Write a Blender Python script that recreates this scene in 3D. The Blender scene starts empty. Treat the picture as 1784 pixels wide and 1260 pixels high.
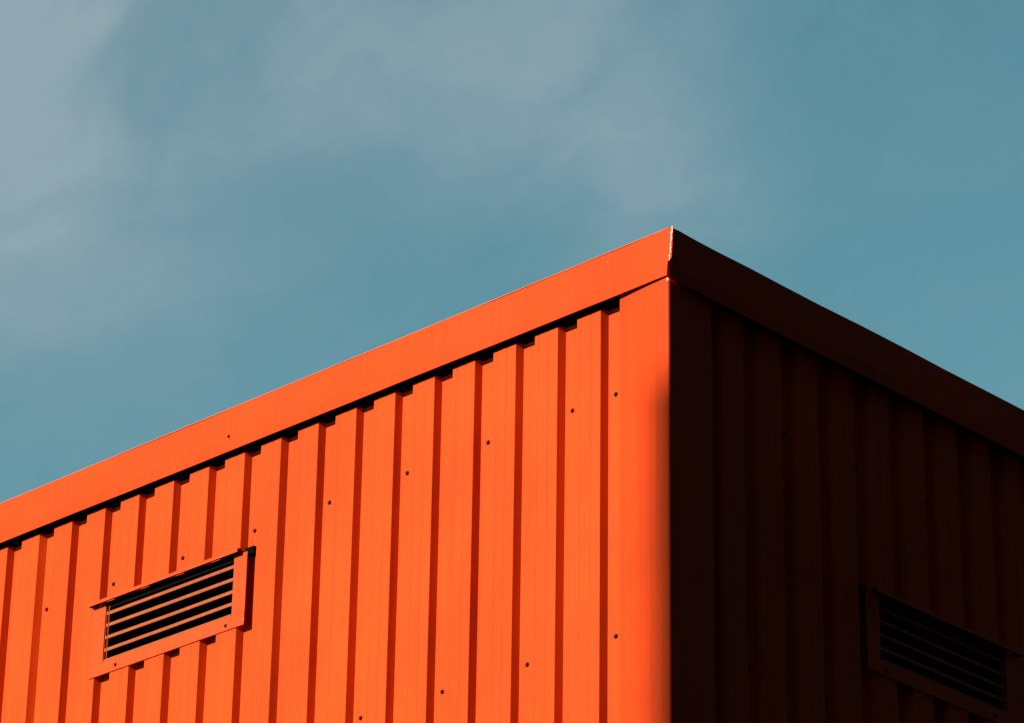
import bpy, bmesh, math, random
from mathutils import Vector, Matrix
random.seed(7)
S = bpy.context.scene
COL = S.collection
R = math.radians

# ------------------------------------------------------------------ camera
ZS = 6.9739                      # height of the shadow line under the fascia
cd = bpy.data.cameras.new('camera'); cam = bpy.data.objects.new('camera', cd); COL.objects.link(cam)
yaw, pitch, roll = -0.76926583, 0.44245514, 0.01610944
fw = Vector((math.sin(yaw)*math.cos(pitch), math.cos(yaw)*math.cos(pitch), math.sin(pitch)))
rt = Vector((math.cos(yaw), -math.sin(yaw), 0)); up = rt.cross(fw)
r2 = rt*math.cos(roll)+up*math.sin(roll); u2 = -rt*math.sin(roll)+up*math.cos(roll)
M = Matrix((r2, u2, -fw)).transposed().to_4x4(); M.translation = (7.0714, -8.0560, 1.6)
cam.matrix_world = M
cd.sensor_width = 36; cd.lens = 36*6199.2/1784; cd.clip_end = 3000
S.camera = cam

# ------------------------------------------------------------------ light
SUN_EL, SUN_PHI = R(22.3), R(17)          # elevation; angle left of the lit wall's normal
sdir = Vector((-math.sin(SUN_PHI)*math.cos(SUN_EL), -math.cos(SUN_PHI)*math.cos(SUN_EL), math.sin(SUN_EL)))
sl = bpy.data.lights.new('sun', 'SUN'); sun = bpy.data.objects.new('sun', sl); COL.objects.link(sun)
sl.energy = 5.0; sl.angle = R(0.53); sl.color = (1.0, 0.93, 0.82)
sun.rotation_euler = sdir.to_track_quat('Z', 'Y').to_euler(); sun.location = sdir*40
S.view_settings.view_transform = 'Standard'; S.view_settings.look = 'None'
S.view_settings.gamma = 1; S.view_settings.use_curve_mapping = False
S.view_settings.exposure = 0.95

w = bpy.data.worlds.new('World'); S.world = w; w.use_nodes = True
nt = w.node_tree; nt.nodes.clear(); N = nt.nodes.new; Lk = nt.links.new
out = N('ShaderNodeOutputWorld'); bg = N('ShaderNodeBackground'); Lk(bg.outputs[0], out.inputs[0])
bg.inputs[1].default_value = 0.08
sky = N('ShaderNodeTexSky'); sky.sky_type = 'NISHITA'; sky.sun_disc = False
sky.sun_elevation = SUN_EL; sky.sun_rotation = math.atan2(sdir.x, sdir.y)
sky.air_density = 1.0; sky.dust_density = 1.2; sky.ozone_density = 1.5
tint = N('ShaderNodeMix'); tint.data_type = 'RGBA'; tint.blend_type = 'MULTIPLY'; tint.inputs[0].default_value = 1
Lk(sky.outputs[0], tint.inputs[6]); tint.inputs[7].default_value = (0.45, 0.95, 0.74, 1)
tc = N('ShaderNodeTexCoord')
def math_n(op, a, b=None, clamp=False):
    n = N('ShaderNodeMath'); n.operation = op; n.use_clamp = clamp
    for i, v in enumerate((a, b)):
        if v is None: continue
        if isinstance(v, (int, float)): n.inputs[i].default_value = v
        else: Lk(v, n.inputs[i])
    return n.outputs[0]
nz = N('ShaderNodeTexNoise'); nz.inputs['Scale'].default_value = 9; nz.inputs['Detail'].default_value = 6; nz.inputs['Roughness'].default_value = .55
Lk(tc.outputs['Generated'], nz.inputs['Vector'])
# gentle warp of the direction so that the cloud veils have torn, uneven edges
sub = N('ShaderNodeVectorMath'); sub.operation = 'SUBTRACT'; Lk(nz.outputs['Color'], sub.inputs[0]); sub.inputs[1].default_value = (.5, .5, .5)
scl = N('ShaderNodeVectorMath'); scl.operation = 'SCALE'; Lk(sub.outputs[0], scl.inputs[0]); scl.inputs['Scale'].default_value = .11
wv = N('ShaderNodeVectorMath'); wv.operation = 'ADD'; Lk(tc.outputs['Generated'], wv.inputs[0]); Lk(scl.outputs[0], wv.inputs[1])
CLOUDS = [((-0.6908,0.5153,0.5072),.052,.80), ((-0.6565,0.5472,0.5193),.045,.42), ((-0.6024,0.6120,0.5125),.046,.50),
          ((-0.5836,0.6513,0.4850),.034,.40), ((-0.6196,0.6003,0.5056),.040,.20), ((-0.7085,0.5294,0.4665),.040,.38),
          ((-0.7200,0.5470,0.4270),.050,.28), ((-0.6050,0.6500,0.4600),.030,.14)]
acc = None
for d, s, a in CLOUDS:
    v = Vector(d).normalized()
    dn = N('ShaderNodeVectorMath'); dn.operation = 'DISTANCE'; Lk(wv.outputs[0], dn.inputs[0]); dn.inputs[1].default_value = v
    q = math_n('DIVIDE', dn.outputs['Value'], s); q = math_n('MULTIPLY', q, q); q = math_n('MULTIPLY', q, -1.0)
    g = math_n('MULTIPLY', math_n('EXPONENT', q), a)
    acc = g if acc is None else math_n('ADD', acc, g)
# thin veils over the whole sky
nb = N('ShaderNodeTexNoise'); nb.inputs['Scale'].default_value = 3.2; nb.inputs['Detail'].default_value = 7; nb.inputs['Roughness'].default_value = .5
Lk(wv.outputs[0], nb.inputs['Vector'])
veil = N('ShaderNodeMapRange'); Lk(nb.outputs['Fac'], veil.inputs[0])
veil.inputs[1].default_value = .40; veil.inputs[2].default_value = .75; veil.inputs[3].default_value = .10; veil.inputs[4].default_value = .42
# streaks: noise stretched along the high wind
WIND = Vector((.76, .44, .47)).normalized()
dt = N('ShaderNodeVectorMath'); dt.operation = 'DOT_PRODUCT'; Lk(wv.outputs[0], dt.inputs[0]); dt.inputs[1].default_value = WIND
ds = N('ShaderNodeVectorMath'); ds.operation = 'SCALE'; ds.inputs[0].default_value = WIND; Lk(math_n('MULTIPLY', dt.outputs['Value'], .68), ds.inputs['Scale'])
dv = N('ShaderNodeVectorMath'); dv.operation = 'SUBTRACT'; Lk(wv.outputs[0], dv.inputs[0]); Lk(ds.outputs[0], dv.inputs[1])
nf = N('ShaderNodeTexNoise'); nf.inputs['Scale'].default_value = 30; nf.inputs['Detail'].default_value = 6; nf.inputs['Roughness'].default_value = .48
Lk(dv.outputs[0], nf.inputs['Vector'])
mod = N('ShaderNodeMapRange'); Lk(nf.outputs['Fac'], mod.inputs[0])
mod.inputs[1].default_value = .3; mod.inputs[2].default_value = .7; mod.inputs[3].default_value = .62; mod.inputs[4].default_value = 1.30
cov = math_n('MULTIPLY', math_n('ADD', acc, veil.outputs[0]), mod.outputs[0], clamp=True)
cov = math_n('MULTIPLY', cov, .8)
cm = N('ShaderNodeMix'); cm.data_type = 'RGBA'; Lk(cov, cm.inputs[0]); Lk(tint.outputs[2], cm.inputs[6])
cm.inputs[7].default_value = (2.15, 2.75, 3.05, 1)
Lk(cm.outputs[2], bg.inputs[0])

# ------------------------------------------------------------------ materials
def newmat(name):
    m = bpy.data.materials.new(name); m.use_nodes = True
    return m, m.node_tree, m.node_tree.nodes['Principled BSDF']
def paint(name, col, rough=.62, spec=.06, var=.14, bump=.03, scuff=0.0, streak=.09):
    m, t, b = newmat(name); n = t.nodes.new; l = t.links.new
    tcn = n('ShaderNodeTexCoord')
    a = n('ShaderNodeTexNoise'); a.inputs['Scale'].default_value = 1.7; a.inputs['Detail'].default_value = 8; l(tcn.outputs['Object'], a.inputs['Vector'])
    mp = n('ShaderNodeMapping'); mp.inputs['Scale'].default_value = (60, 60, .7); l(tcn.outputs['Object'], mp.inputs[0])
    st = n('ShaderNodeTexNoise'); st.inputs['Scale'].default_value = 1; st.inputs['Detail'].default_value = 3; l(mp.outputs[0], st.inputs['Vector'])
    r1 = n('ShaderNodeMapRange'); l(a.outputs['Fac'], r1.inputs[0]); r1.inputs[1].default_value = .3; r1.inputs[2].default_value = .7; r1.inputs[3].default_value = 1-var; r1.inputs[4].default_value = 1+var
    r3 = n('ShaderNodeMapRange'); l(st.outputs['Fac'], r3.inputs[0]); r3.inputs[1].default_value = .3; r3.inputs[2].default_value = .7; r3.inputs[3].default_value = 1-streak; r3.inputs[4].default_value = 1+streak
    mu = n('ShaderNodeMath'); mu.operation = 'MULTIPLY'; l(r1.outputs[0], mu.inputs[0]); l(r3.outputs[0], mu.inputs[1])
    vm = n('ShaderNodeVectorMath'); vm.operation = 'SCALE'; vm.inputs[0].default_value = col; l(mu.outputs[0], vm.inputs['Scale'])
    src = vm.outputs[0]
    if scuff:
        sn = n('ShaderNodeTexNoise'); sn.inputs['Scale'].default_value = 26; sn.inputs['Detail'].default_value = 9; sn.inputs['Roughness'].default_value = .7; l(tcn.outputs['Object'], sn.inputs['Vector'])
        rr = n('ShaderNodeMapRange'); l(sn.outputs['Fac'], rr.inputs[0]); rr.inputs[1].default_value = .685; rr.inputs[2].default_value = .72; rr.inputs[4].default_value = scuff
        mx = n('ShaderNodeMix'); mx.data_type = 'RGBA'; l(rr.outputs[0], mx.inputs[0]); l(src, mx.inputs[6]); mx.inputs[7].default_value = (.62, .30, .18, 1)
        src = mx.outputs[2]
    l(src, b.inputs['Base Color'])
    b.inputs['Roughness'].default_value = rough; b.inputs['Specular IOR Level'].default_value = spec
    bn = n('ShaderNodeTexNoise'); bn.inputs['Scale'].default_value = 5; bn.inputs['Detail'].default_value = 2; l(tcn.outputs['Object'], bn.inputs['Vector'])
    fb = n('ShaderNodeTexNoise'); fb.inputs['Scale'].default_value = 420; fb.inputs['Detail'].default_value = 2; l(tcn.outputs['Object'], fb.inputs['Vector'])
    b1 = n('ShaderNodeBump'); b1.inputs['Strength'].default_value = bump*8; b1.inputs['Distance'].default_value = .004; l(bn.outputs['Fac'], b1.inputs['Height'])
    b2 = n('ShaderNodeBump'); b2.inputs['Strength'].default_value = bump*3; b2.inputs['Distance'].default_value = .0004; l(fb.outputs['Fac'], b2.inputs['Height']); l(b1.outputs[0], b2.inputs['Normal'])
    l(b2.outputs[0], b.inputs['Normal'])
    return m
ORANGE = (.49, .0415, .0020)
m_clad = paint('orange_coated_steel', ORANGE)
m_trim = paint('orange_trim_steel', (.46, .0345, .0010), bump=.05)
m_fascia = paint('orange_fascia_steel', (.46, .0365, .0011), bump=.05, scuff=.5)
m_vent = paint('orange_vent_paint', (.46, .044, .0055), rough=.55, scuff=.35)
m_blade = paint('faded_orange_paint', (.26, .056, .018), rough=.6)
m_lip = paint('pale_highlight_edge', (.42, .10, .05), rough=.6)  # paler orange, the hem's highlight put into its colour
m_screw = paint('dark_screw_metal', (.060, .005, .002), rough=.6, spec=.08)
m_dark = paint('dark_cavity_shade', (.004, .0036, .0036), rough=1, spec=.0)  # near-black tone stands in for shade in gaps and recesses
m_raw = paint('bare_chipped_metal', (.36, .24, .17), rough=.6, var=.35)
m_underside = paint('dark_underside_shade', (.035, .022, .02), rough=.9, spec=.05)  # dark tone stands in for the shade under the hood
m_charcoal = paint('charcoal_sky_blocker', (.020, .020, .021), rough=.9, spec=.05)  # kept very dark so the added shed bounces little light
m_roof = paint('grey_roof_membrane', (.22, .22, .22), rough=.85)
m_plain = paint('grey_render', (.20, .19, .18), rough=.9)
m_asphalt = paint('asphalt', (.045, .045, .047), rough=.95, spec=.2, bump=.3, var=.2)
m_brick = paint('dark_brick_render', (.11, .06, .045), rough=.95, var=.2)
m_glass = paint('dark_window_glass', (.02, .025, .03), rough=.08, spec=.6, bump=0)
m_frame = paint('white_window_frame', (.55, .55, .53), rough=.6)

# ------------------------------------------------------------------ helpers
def empty(name, loc=(0, 0, 0), parent=None):
    o = bpy.data.objects.new(name, None); COL.objects.link(o); o.location = loc
    if parent: o.parent = parent
    return o
def link(name, bm, mat, parent=None, **props):
    bmesh.ops.recalc_face_normals(bm, faces=bm.faces)
    me = bpy.data.meshes.new(name); bm.to_mesh(me); bm.free(); me.materials.append(mat)
    o = bpy.data.objects.new(name, me); COL.objects.link(o)
    if parent: o.parent = parent
    for k, v in props.items(): o[k] = v
    return o
# two wall frames: s = metres along the wall from the corner, o = metres outwards, z relative to ZS
LEFT = lambda s, o, z: (-s, -o, ZS+z)
RIGHT = lambda s, o, z: (o, s, ZS+z)
def strip(bm, F, line, z0, z1, t=.0009):
    """upright thin sheet following the plan line [(s,o),...]"""
    P = list(line)+[(s, o-t) for s, o in reversed(line)]
    a = [bm.verts.new(F(s, o, z0)) for s, o in P]; b = [bm.verts.new(F(s, o, z1)) for s, o in P]
    n = len(P)
    for i in range(n): bm.faces.new((a[i], a[(i+1) % n], b[(i+1) % n], b[i]))
    k = len(line)
    for q in (a, b):
        for i in range(k-1): bm.faces.new((q[i], q[i+1], q[n-2-i], q[n-1-i]))
def loft(bm, F, sec0, sec1, cap=True):
    """closed section [(o,z)] lofted between two s positions; sec = (list of (s,o,z))"""
    a = [bm.verts.new(F(*p)) for p in sec0]; b = [bm.verts.new(F(*p)) for p in sec1]; n = len(a)
    for i in range(n): bm.faces.new((a[i], a[(i+1) % n], b[(i+1) % n], b[i]))
    if cap: bm.faces.new(a); bm.faces.new(b)
def sec(s, pts): return [(s, o, z) for o, z in pts]
def box(bm, F, s0, s1, o0, o1, z0, z1, bev=0):
    vs = [bm.verts.new(F(s, o, z)) for s in (s0, s1) for o in (o0, o1) for z in (z0, z1)]
    fs = [bm.faces.new([vs[i] for i in q]) for q in ((0,1,3,2),(4,6,7,5),(0,4,5,1),(2,3,7,6),(0,2,6,4),(1,5,7,3))]
    if bev:
        es = {e for f in fs for e in f.edges}
        bmesh.ops.bevel(bm, geom=list(es), offset=bev, segments=1, affect='EDGES')
def clip(line, lo, hi):
    r = []
    for (s0, o0), (s1, o1) in zip(line, line[1:]):
        if s1 <= lo or s0 >= hi: continue
        def at(s): return (s, o0+(o1-o0)*(s-s0)/(s1-s0))
        A = (s0, o0) if s0 >= lo else at(lo); B = (s1, o1) if s1 <= hi else at(hi)
        if not r: r.append(A)
        r.append(B)
    return r

DP, FL, PR = .0290, .0112, .109        # rib depth, flank run, proud face width
def rib_line(s0, da=0, dd=0):
    """plan line of one rib with the trough on its corner side"""
    b = .0022; a = FL+da; d = DP+dd
    u, v = a/math.hypot(a, d), d/math.hypot(a, d)
    T0 = s0-FL-(.2-.109-2*FL)+.0004
    L = [(T0, -DP), (T0+.0085, -DP), (T0+.0105, -DP-.0013), (T0+.0125, -DP-.0013), (T0+.0145, -DP)]
    L += [(s0-a-b, -d), (s0-a-b*.3, -d+b*.25), (s0-b*.35*u, -b*v*.35-.0002), (s0+b*.5, 0)]
    g = s0+PR*.36
    L += [(g, 0), (g+.002, -.0010), (g+.006, -.0010), (g+.008, 0)]
    g = s0+PR*.80
    L += [(g, 0), (g+.0015, -.0008), (g+.0045, -.0008), (g+.006, 0)]
    e = s0+PR
    L += [(e-b*.5, 0), (e+b*.3, -b*.5), (e+FL-b*.3, -DP+b*.25), (e+FL-.0004, -DP)]
    return L

HEX = [(math.cos(i*math.pi/3+.3), math.sin(i*math.pi/3+.3)) for i in range(6)]
def screw_mesh(F, r=.0092, h=.0065):
    bm = bmesh.new()
    def ring(rr, o, n): return [bm.verts.new(Vector(F(rr*math.cos(i*2*math.pi/n), o, rr*math.sin(i*2*math.pi/n)))-Vector((0, 0, ZS))) for i in range(n)]
    def stack(rs, n):
        R_ = [ring(a, b, n) for a, b in rs]
        for A, B in zip(R_, R_[1:]):
            for i in range(n): bm.faces.new((A[i], A[(i+1) % n], B[(i+1) % n], B[i]))
        bm.faces.new(R_[-1])
    stack([(r, 0), (r, .0012), (r*.8, .0022)], 12)
    stack([(r*.62, .0020), (r*.62, h), (r*.4, h+.0012)], 6)
    bmesh.ops.recalc_face_normals(bm, faces=bm.faces)
    me = bpy.data.meshes.new('screw'); bm.to_mesh(me); bm.free(); me.materials.append(m_screw)
    return me

# ------------------------------------------------------------------ ground
bm = bmesh.new(); g = 900
bm.faces.new([bm.verts.new(p) for p in ((-g, -g, 0), (g, -g, 0), (g, g, 0), (-g, g, 0))])
link('ground', bm, m_asphalt, kind='structure')

# ------------------------------------------------------------------ the orange building
B = empty('metal_clad_building')
B['label'] = 'orange ribbed metal building with one sunlit and one black shaded wall under the sky'
B['category'] = 'building'
LEN = 14.0
scr = {id(LEFT): screw_mesh(LEFT), id(RIGHT): screw_mesh(RIGHT)}
def put_screw(F, s, o, z, parent, k=1.0):
    c = bpy.data.objects.new('screw', scr[id(F)]); COL.objects.link(c); c.parent = parent
    c.location = F(s, o, z); c.rotation_euler = (0, 0, 0); c.scale = (k, k, k)
    return c

def build_wall(F, s0, trim_s, n, holes, screws, odd, lab):
    # backing wall behind the cladding, with holes for the vents
    bm = bmesh.new()
    hs0, hs1, hz0, hz1 = holes
    o0, o1 = -.16, -.034
    st = .30
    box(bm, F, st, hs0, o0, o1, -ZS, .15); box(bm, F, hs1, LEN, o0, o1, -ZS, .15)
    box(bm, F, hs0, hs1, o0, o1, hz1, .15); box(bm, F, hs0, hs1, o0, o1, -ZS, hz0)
    wall = link('wall', bm, m_dark, B, label=lab)  # backing coloured near-black as the shade below the fascia
    for k in range(n):
        da = odd.get(k, (0, 0))[0]+random.uniform(-.0007, .0007)
        ln = rib_line(s0+.2*k+random.uniform(-.0006, .0006), da)
        bm = bmesh.new()
        a, b = ln[0][0], ln[-1][0]
        if b > hs0 and a < hs1:
            strip(bm, F, ln, -ZS+.02, hz0); strip(bm, F, ln, hz1, .004)
            for lo, hi in ((-99, hs0), (hs1, 99)):
                c = clip(ln, lo, hi)
                if len(c) > 1: strip(bm, F, c, hz0, hz1)
        else:
            strip(bm, F, ln, -ZS+.02, .004)
        link('cladding_rib', bm, m_clad, wall)
    for s, z in screws: put_screw(F, s, -DP, z, wall)
    return wall

SL = [(.2654+.2*k, -.3205) for k in (0, 1, 3, 5, 7, 9, 11, 13, 15, 17, 19)] + [(.2625+.2*k, -1.194) for k in (0, 2, 4, 6, 8, 10, 12, 14)]
wallL = build_wall(LEFT, .311, 0, 66, (2.10, 2.90, -.69, -.4025), SL, {15: (.0045, 0), 8: (.0006, 0), 3: (-.0004, 0)}, 'sunlit wall of bright orange ribs')
SR = [(.426+.2*k, -1.25) for k in (0, 2, 8)] + [(.226+.2*k, -.338) for k in (2, 4, 6, 8, 10)]
wallR = build_wall(RIGHT, .275, 0, 66, (1.055, 1.855, -1.08, -.799), SR, {}, 'shaded wall, its ribs almost black')

# corner trim: wraps the corner, slightly bowed outwards at the edge
bm = bmesh.new()
def trim_plan(top):
    c = .006
    return [(-.2125, .025), (-.2125, -.0105), (-.2115, -.0115), (-.12, -.0175), (-.05, -.0215), (.012-c*.3, -.0238), (.0165, -.0225),
            (.0195, -.018), (.0200, -.012), (.0185, .04), (.0150, .12), (.0115, .205), (.0105, .206), (-.025, .206)]
P = [(x, y) for x, y in trim_plan(0)]
inner = [(-.2115, .025), (-.2115, -.0095), (-.12, -.0160), (.012, -.022), (.0175, -.017), (.0180, -.012), (.0100, .2045), (-.025, .2045)]
# outer skin with a thin inner skin, quads between the two ends
zs = [-ZS+.02]+[-4+.5*i for i in range(8)]+[.14]
rings = []
for z in zs: rings.append([bm.verts.new((x, y, ZS+z)) for x, y in P])
for A, C in zip(rings, rings[1:]):
    for i in range(len(P)-1): bm.faces.new((A[i], A[i+1], C[i+1], C[i]))
link('corner_trim', bm, m_trim, B)

# fascias ---------------------------------------------------------------
def fascia(F, zb, zt, ends, lab):
    # section (o,z) going round: soffit back, soffit front, lower fold, crease, upper front, top lip, roof side
    pts = [(.0298, zb), (.0308, zb), (.0313, zb+.0010), (.0346, zb+.043), (.0350, zb+.046), (.0345, zt-.006), (.0345, zt-.0045), (.0335, zt), (-.30, zt-.03), (-.30, zt-.036), (.0322, zt-.007), (.0334, zb+.045)]
    bm = bmesh.new(); e0, e1 = ends
    def s_at(z): return e0+(e1-e0)*(z-zb)/(zt-zb)
    N_ = 36; secs = []
    for i in range(N_+1):
        t = i/N_
        wob = 0 if i == 0 else .0009*math.sin(i*1.9)+.0007*math.sin(i*.83+1)
        base = LEN*t**1.6
        secs.append([(base-(o-s_at(z))*(1-t), o+(wob if o > .02 else 0), z+(wob if z > .1 else 0)) for o, z in pts])
    rs = [[bm.verts.new(F(*p)) for p in s_] for s_ in secs]; n = len(pts)
    for A, C in zip(rs, rs[1:]):
        for i in range(n): bm.faces.new((A[i], A[(i+1) % n], C[(i+1) % n], C[i]))
    bm.faces.new(rs[-1])
    return link('fascia', bm, m_fascia, B)
fasL = fascia(LEFT, .012, .185, (.0135, -.0025), '')
fasR = fascia(RIGHT, -.003, .190, (0, 0), '')
put_screw(LEFT, 2.167, .0345, .071, fasL, .8)
put_screw(LEFT, 5.2, .0345, .071, fasL, .8)
# hem along the top edge, its paler colour a painted highlight
bm = bmesh.new()
loft(bm, LEFT, sec(-.034, [(.0356, .1850), (.0352, .1878), (.025, .1878), (.025, .1850)]), sec(LEN, [(.0356, .1850), (.0352, .1878), (.025, .1878), (.025, .1850)]))
link('top_hem', bm, m_lip, fasL)

# mitre between the two fascias: a folded strip with its paint chipped off at the top
def ribbon(name, mat, rows, parent, off=0.0):
    bm = bmesh.new(); A = []
    for p, q in rows:
        A.append((bm.verts.new(p), bm.verts.new(q)))
    nrm = Vector((.6, -.8, 0))*.0012
    A2 = [(bm.verts.new(a.co-nrm), bm.verts.new(b.co-nrm)) for a, b in A]
    for (a, b), (c, d) in zip(A, A[1:]): bm.faces.new((a, b, d, c))
    for (a, b), (c, d) in zip(A2, A2[1:]): bm.faces.new((a, c, d, b))
    for X, Y in zip(zip(A, A2), zip(A[1:], A2[1:])):
        (p, p2), (q, q2) = X, Y
        bm.faces.new((p[0], q[0], q2[0], p2[0])); bm.faces.new((p[1], p2[1], q2[1], q[1]))
    return link(name, bm, mat, parent)
rnd = random.Random(3)
tab = []; chip = []
for i in range(15):
    z = .060+.126*i/14; tt = (z-.0)/.19
    x0 = .0185+.0175*tt; x1 = .0385+.0150*tt-(.010 if i == 0 else 0)
    tab.append(((x0, -.0352, ZS+z), (x1, -.0356, ZS+z)))
ribbon('mitre_tab', m_trim, tab, fasR)
for i in range(25):
    z = .062+.1235*i/24; tt = z/.19
    x0 = .0185+.0175*tt; x1 = .0385+.0150*tt
    j0 = rnd.uniform(.30, .62); j1 = min(1.0, j0+rnd.uniform(.18, .5)) if i < 19 else 1.0
    if i < 2: j0, j1 = .45, .7
    chip.append(((x0+(x1-x0)*j0, -.0372, ZS+z), (x0+(x1-x0)*j1, -.0374, ZS+z)))
ribbon('chipped_edge', m_raw, chip, fasR)
bm = bmesh.new()
loft(bm, LEFT, [(-.018, .0335, -.006), (-.024, .0335, .002), (-.024, .0350, .002), (-.018, .0350, -.006)], [(-.026, .0335, -.015), (-.030, .0335, -.008), (-.030, .0350, -.008), (-.026, .0350, -.015)])
link('bent_tab', bm, m_raw, fasR)

# vents -----------------------------------------------------------------
def vent(F, a, zt, lab):
    """a = s of the frame's corner-side edge; zt = top of the hood lip"""
    W = .870; b = a+W; zb = zt-.303; o = .0035
    z_in = zb+.054
    bm = bmesh.new()
    box(bm, F, a, a+.072, .0004, o, zb+.0545, zt-.012, .0012)          # stile
    box(bm, F, b-.072, b, .0004, o, zb+.0545, zt-.012, .0012)          # stile
    # bottom rail, mitred look: trapezoid with a rolled top edge
    loft(bm, F, [(a, .0004, zb), (a, o+.0015, zb+.002), (a, o+.0010, z_in), (a, .0004, z_in)],
                [(b, .0004, zb), (b, o+.0015, zb+.002), (b, o+.0010, z_in), (b, .0004, z_in)])
    fr = link('vent', bm, m_vent, B, label=lab)
    bm = bmesh.new(); loft(bm, F, [(a+.0015, o+.0018, zb+.022), (a+.0015, o+.0018, zb+.030), (a+.0015, o+.0010, zb+.030), (a+.0015, o+.0010, zb+.022)],
        [(a+.0065, o+.0018, zb+.018), (a+.0045, o+.0018, zb+.024), (a+.0045, o+.0010, zb+.024), (a+.0065, o+.0010, zb+.018)]); link('paint_chip', bm, m_raw, fr)
    # inner returns
    for s in (a+.0725, b-.0725):
        d = 1 if s < (a+b)/2 else -1
        bm = bmesh.new(); box(bm, F, min(s, s+d*.002), max(s, s+d*.002), -.05, -.001, z_in, zt-.015); link('jamb', bm, m_vent, fr)
    bm = bmesh.new(); box(bm, F, b-.0905, b-.0875, -.006, .0, z_in+.001, zt-.02); link('jamb', bm, m_blade, fr)
    bm = bmesh.new(); box(bm, F, a+.075, b-.075, -.004, .002, z_in+.0015, z_in+.0085, .001); link('sill', bm, m_blade, fr)
    # blades: an upright front lip and a web sloping up into the duct
    for i in range(4):
        z = zt-.0465-.0495*i
        bm = bmesh.new(); t = .0012
        dz = random.uniform(-.0012, .0012); sg = random.uniform(-.002, .0)
        for s_a, s_b, m_ in ((a+.0745, (a+b)/2, 0), ((a+b)/2, b-.0745, 1)):
            def sc(s, q): return [(s, oo, zz+q) for oo, zz in ((.0, z), (.0, z-.0125), (-.002, z-.0135), (-.052, z+.026), (-.052, z+.0275), (-.0035, z-.0105), (-.0015, z))]
            loft(bm, F, sc(s_a, dz if m_ == 0 else sg), sc(s_b, sg if m_ == 0 else -dz), cap=False)
        bmesh.ops.remove_doubles(bm, verts=bm.verts, dist=1e-5)
        link('louver_blade', bm, m_blade, fr)
    # hood with a folded lip and end cheeks
    bm = bmesh.new(); h0, h1 = a+.030, b+.008
    loft(bm, F, sec(h0, [(.0005, zt+.0085), (.0255, zt+.0005), (.027, zt-.001), (.027, zt-.0135), (.0258, zt-.0135), (.0252, zt-.0012), (.0005, zt+.0070)]),
                sec(h1, [(.0005, zt+.0085), (.0255, zt+.0005), (.027, zt-.001), (.027, zt-.0135), (.0258, zt-.0135), (.0252, zt-.0012), (.0005, zt+.0070)]))
    link('hood', bm, m_vent, fr)
    for s in (h1-.0012,):
        bm = bmesh.new(); loft(bm, F, sec(s, [(.0008, zt+.0065), (.0250, zt-.0018), (.0250, zt-.0125), (.0008, zt-.0125)]), sec(s+.0012, [(.0008, zt+.0065), (.0250, zt-.0018), (.0250, zt-.0125), (.0008, zt-.0125)])); link('hood_cheek', bm, m_vent, fr)
    bm = bmesh.new(); box(bm, F, a+.045, b-.045, -.031, -.0006, zt-.034, zt-.0035); link('dark_shade_closure', bm, m_dark, fr)  # dark filler blocks sun behind the hood, black like the shade there
    bm = bmesh.new(); box(bm, F, a-.020, a+.0285, -.0275, -.009, zt-.022, zt+.009, .001); link('dark_shade_closure', bm, m_dark, fr)  # dark block put in the trough for the black shade beside the hood
    bm = bmesh.new(); box(bm, F, h0+.002, h1-.002, .0002, .0244, zt-.0022, zt-.0014); link('hood_shade_sheet', bm, m_underside, fr)  # dark sheet laid under the hood as its painted shade
    # duct
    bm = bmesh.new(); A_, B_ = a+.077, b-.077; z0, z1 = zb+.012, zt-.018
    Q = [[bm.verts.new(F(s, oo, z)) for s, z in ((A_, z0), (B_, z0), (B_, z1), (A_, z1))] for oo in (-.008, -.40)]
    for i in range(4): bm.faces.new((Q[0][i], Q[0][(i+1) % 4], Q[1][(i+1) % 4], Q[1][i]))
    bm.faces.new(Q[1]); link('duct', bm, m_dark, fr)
    put_screw(F, a+.098, o+.001, zb+.0205, fr, .85); put_screw(F, b-.153, o+.001, zb+.0225, fr, .85)
    return fr
vent(LEFT, 2.065, -.3985, 'louvered vent lit by the sun')
vent(RIGHT, 1.020, -.795, 'louvered vent lost in the dark of the shaded wall')


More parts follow.
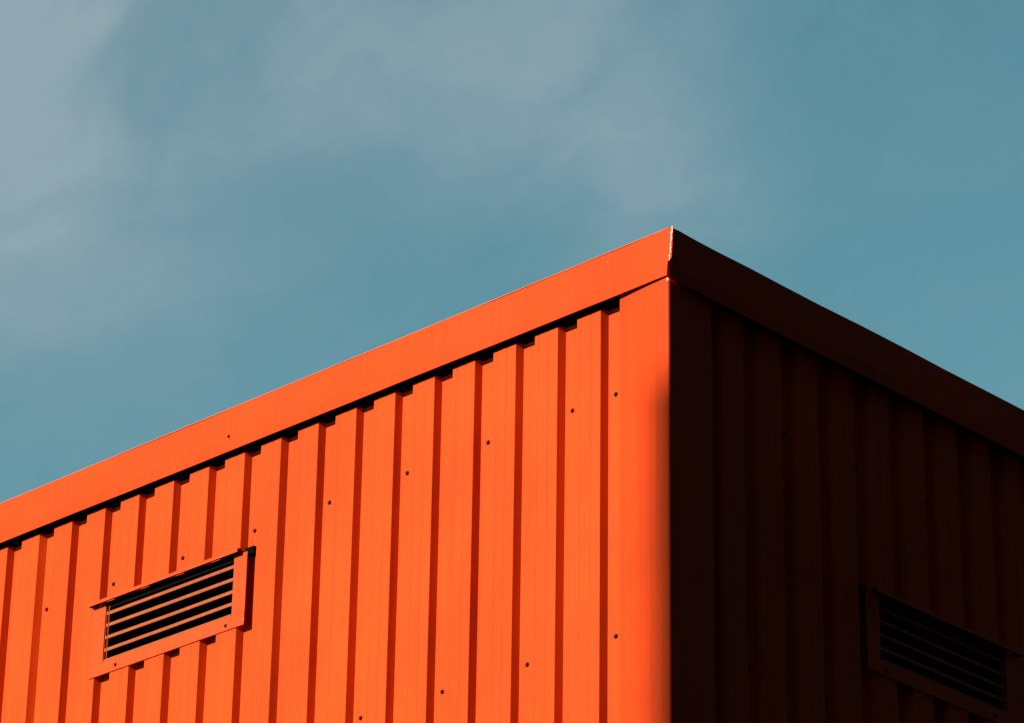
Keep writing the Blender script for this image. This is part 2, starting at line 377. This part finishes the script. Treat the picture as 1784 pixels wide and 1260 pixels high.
# roof and the two far walls
bm = bmesh.new(); box(bm, lambda s, o, z: (-s, o, ZS+z), .25, LEN-.1, .25, LEN-.1, .02, .10); link('roof', bm, m_roof, B)
bm = bmesh.new(); box(bm, lambda s, o, z: (-s, o, ZS+z), .17, LEN, LEN-.1, LEN, -ZS, .15); link('rear_wall', bm, m_plain, B)
bm = bmesh.new(); box(bm, lambda s, o, z: (-s, o, ZS+z), LEN-.1, LEN, .17, LEN-.1, -ZS, .15); link('rear_wall', bm, m_plain, B)

# ------------------------------------------------------------------ the block across the street (its edge shades the corner trim)
DH = 20.4
zc = ZS-.36
ex = -.056-DH*math.tan(SUN_PHI)*math.cos(0); ey = -DH
ztop = zc+DH/math.cos(SUN_PHI)*math.tan(SUN_EL)
NB = empty('apartment_block', (0, 0, 0))
NB['label'] = 'tall dark brick block across the street whose edge shades the corner trim'; NB['category'] = 'building'
XW, XE = ex, ex+34; YN, YS = ey, ey-14
def bx(name, mat, p, q, parent):
    bm = bmesh.new(); box(bm, lambda s, o, z: (s, o, z), p[0], q[0], p[1], q[1], p[2], q[2]); return link(name, bm, mat, parent)
bx('wall', m_brick, (XW, YS, 0), (XE, YN, ztop-.25), NB)
bx('parapet', m_plain, (XW, YS, ztop-.25), (XE, YN, ztop), NB)
for fl in range(4):
    for c in range(10):
        x = XW+2.2+c*3.2; z = 1.2+fl*3.3
        wf = bx('window', m_frame, (x, YN, z), (x+1.4, YN+.05, z+1.6), NB)
        bx('pane', m_glass, (x+.07, YN+.05, z+.07), (x+1.33, YN+.055, z+1.53), wf)

# unseen dark shed, added to keep sky light off the shaded wall
SH = empty('sky_blocker_shed', (0, 0, 0))
SH['label'] = 'unseen charcoal shed added across the alley to block sky light from the shaded wall'; SH['category'] = 'building'
bx('wall', m_charcoal, (9.6, -15, 0), (24, 60, 26), SH)
bx('parapet', m_charcoal, (9.5, -15.1, 26), (24.1, 60.1, 26.4), SH)
for k in range(37):
    bx('pilaster', m_charcoal, (9.45, -14.5+2*k, 0), (9.6, -14.2+2*k, 26), SH)
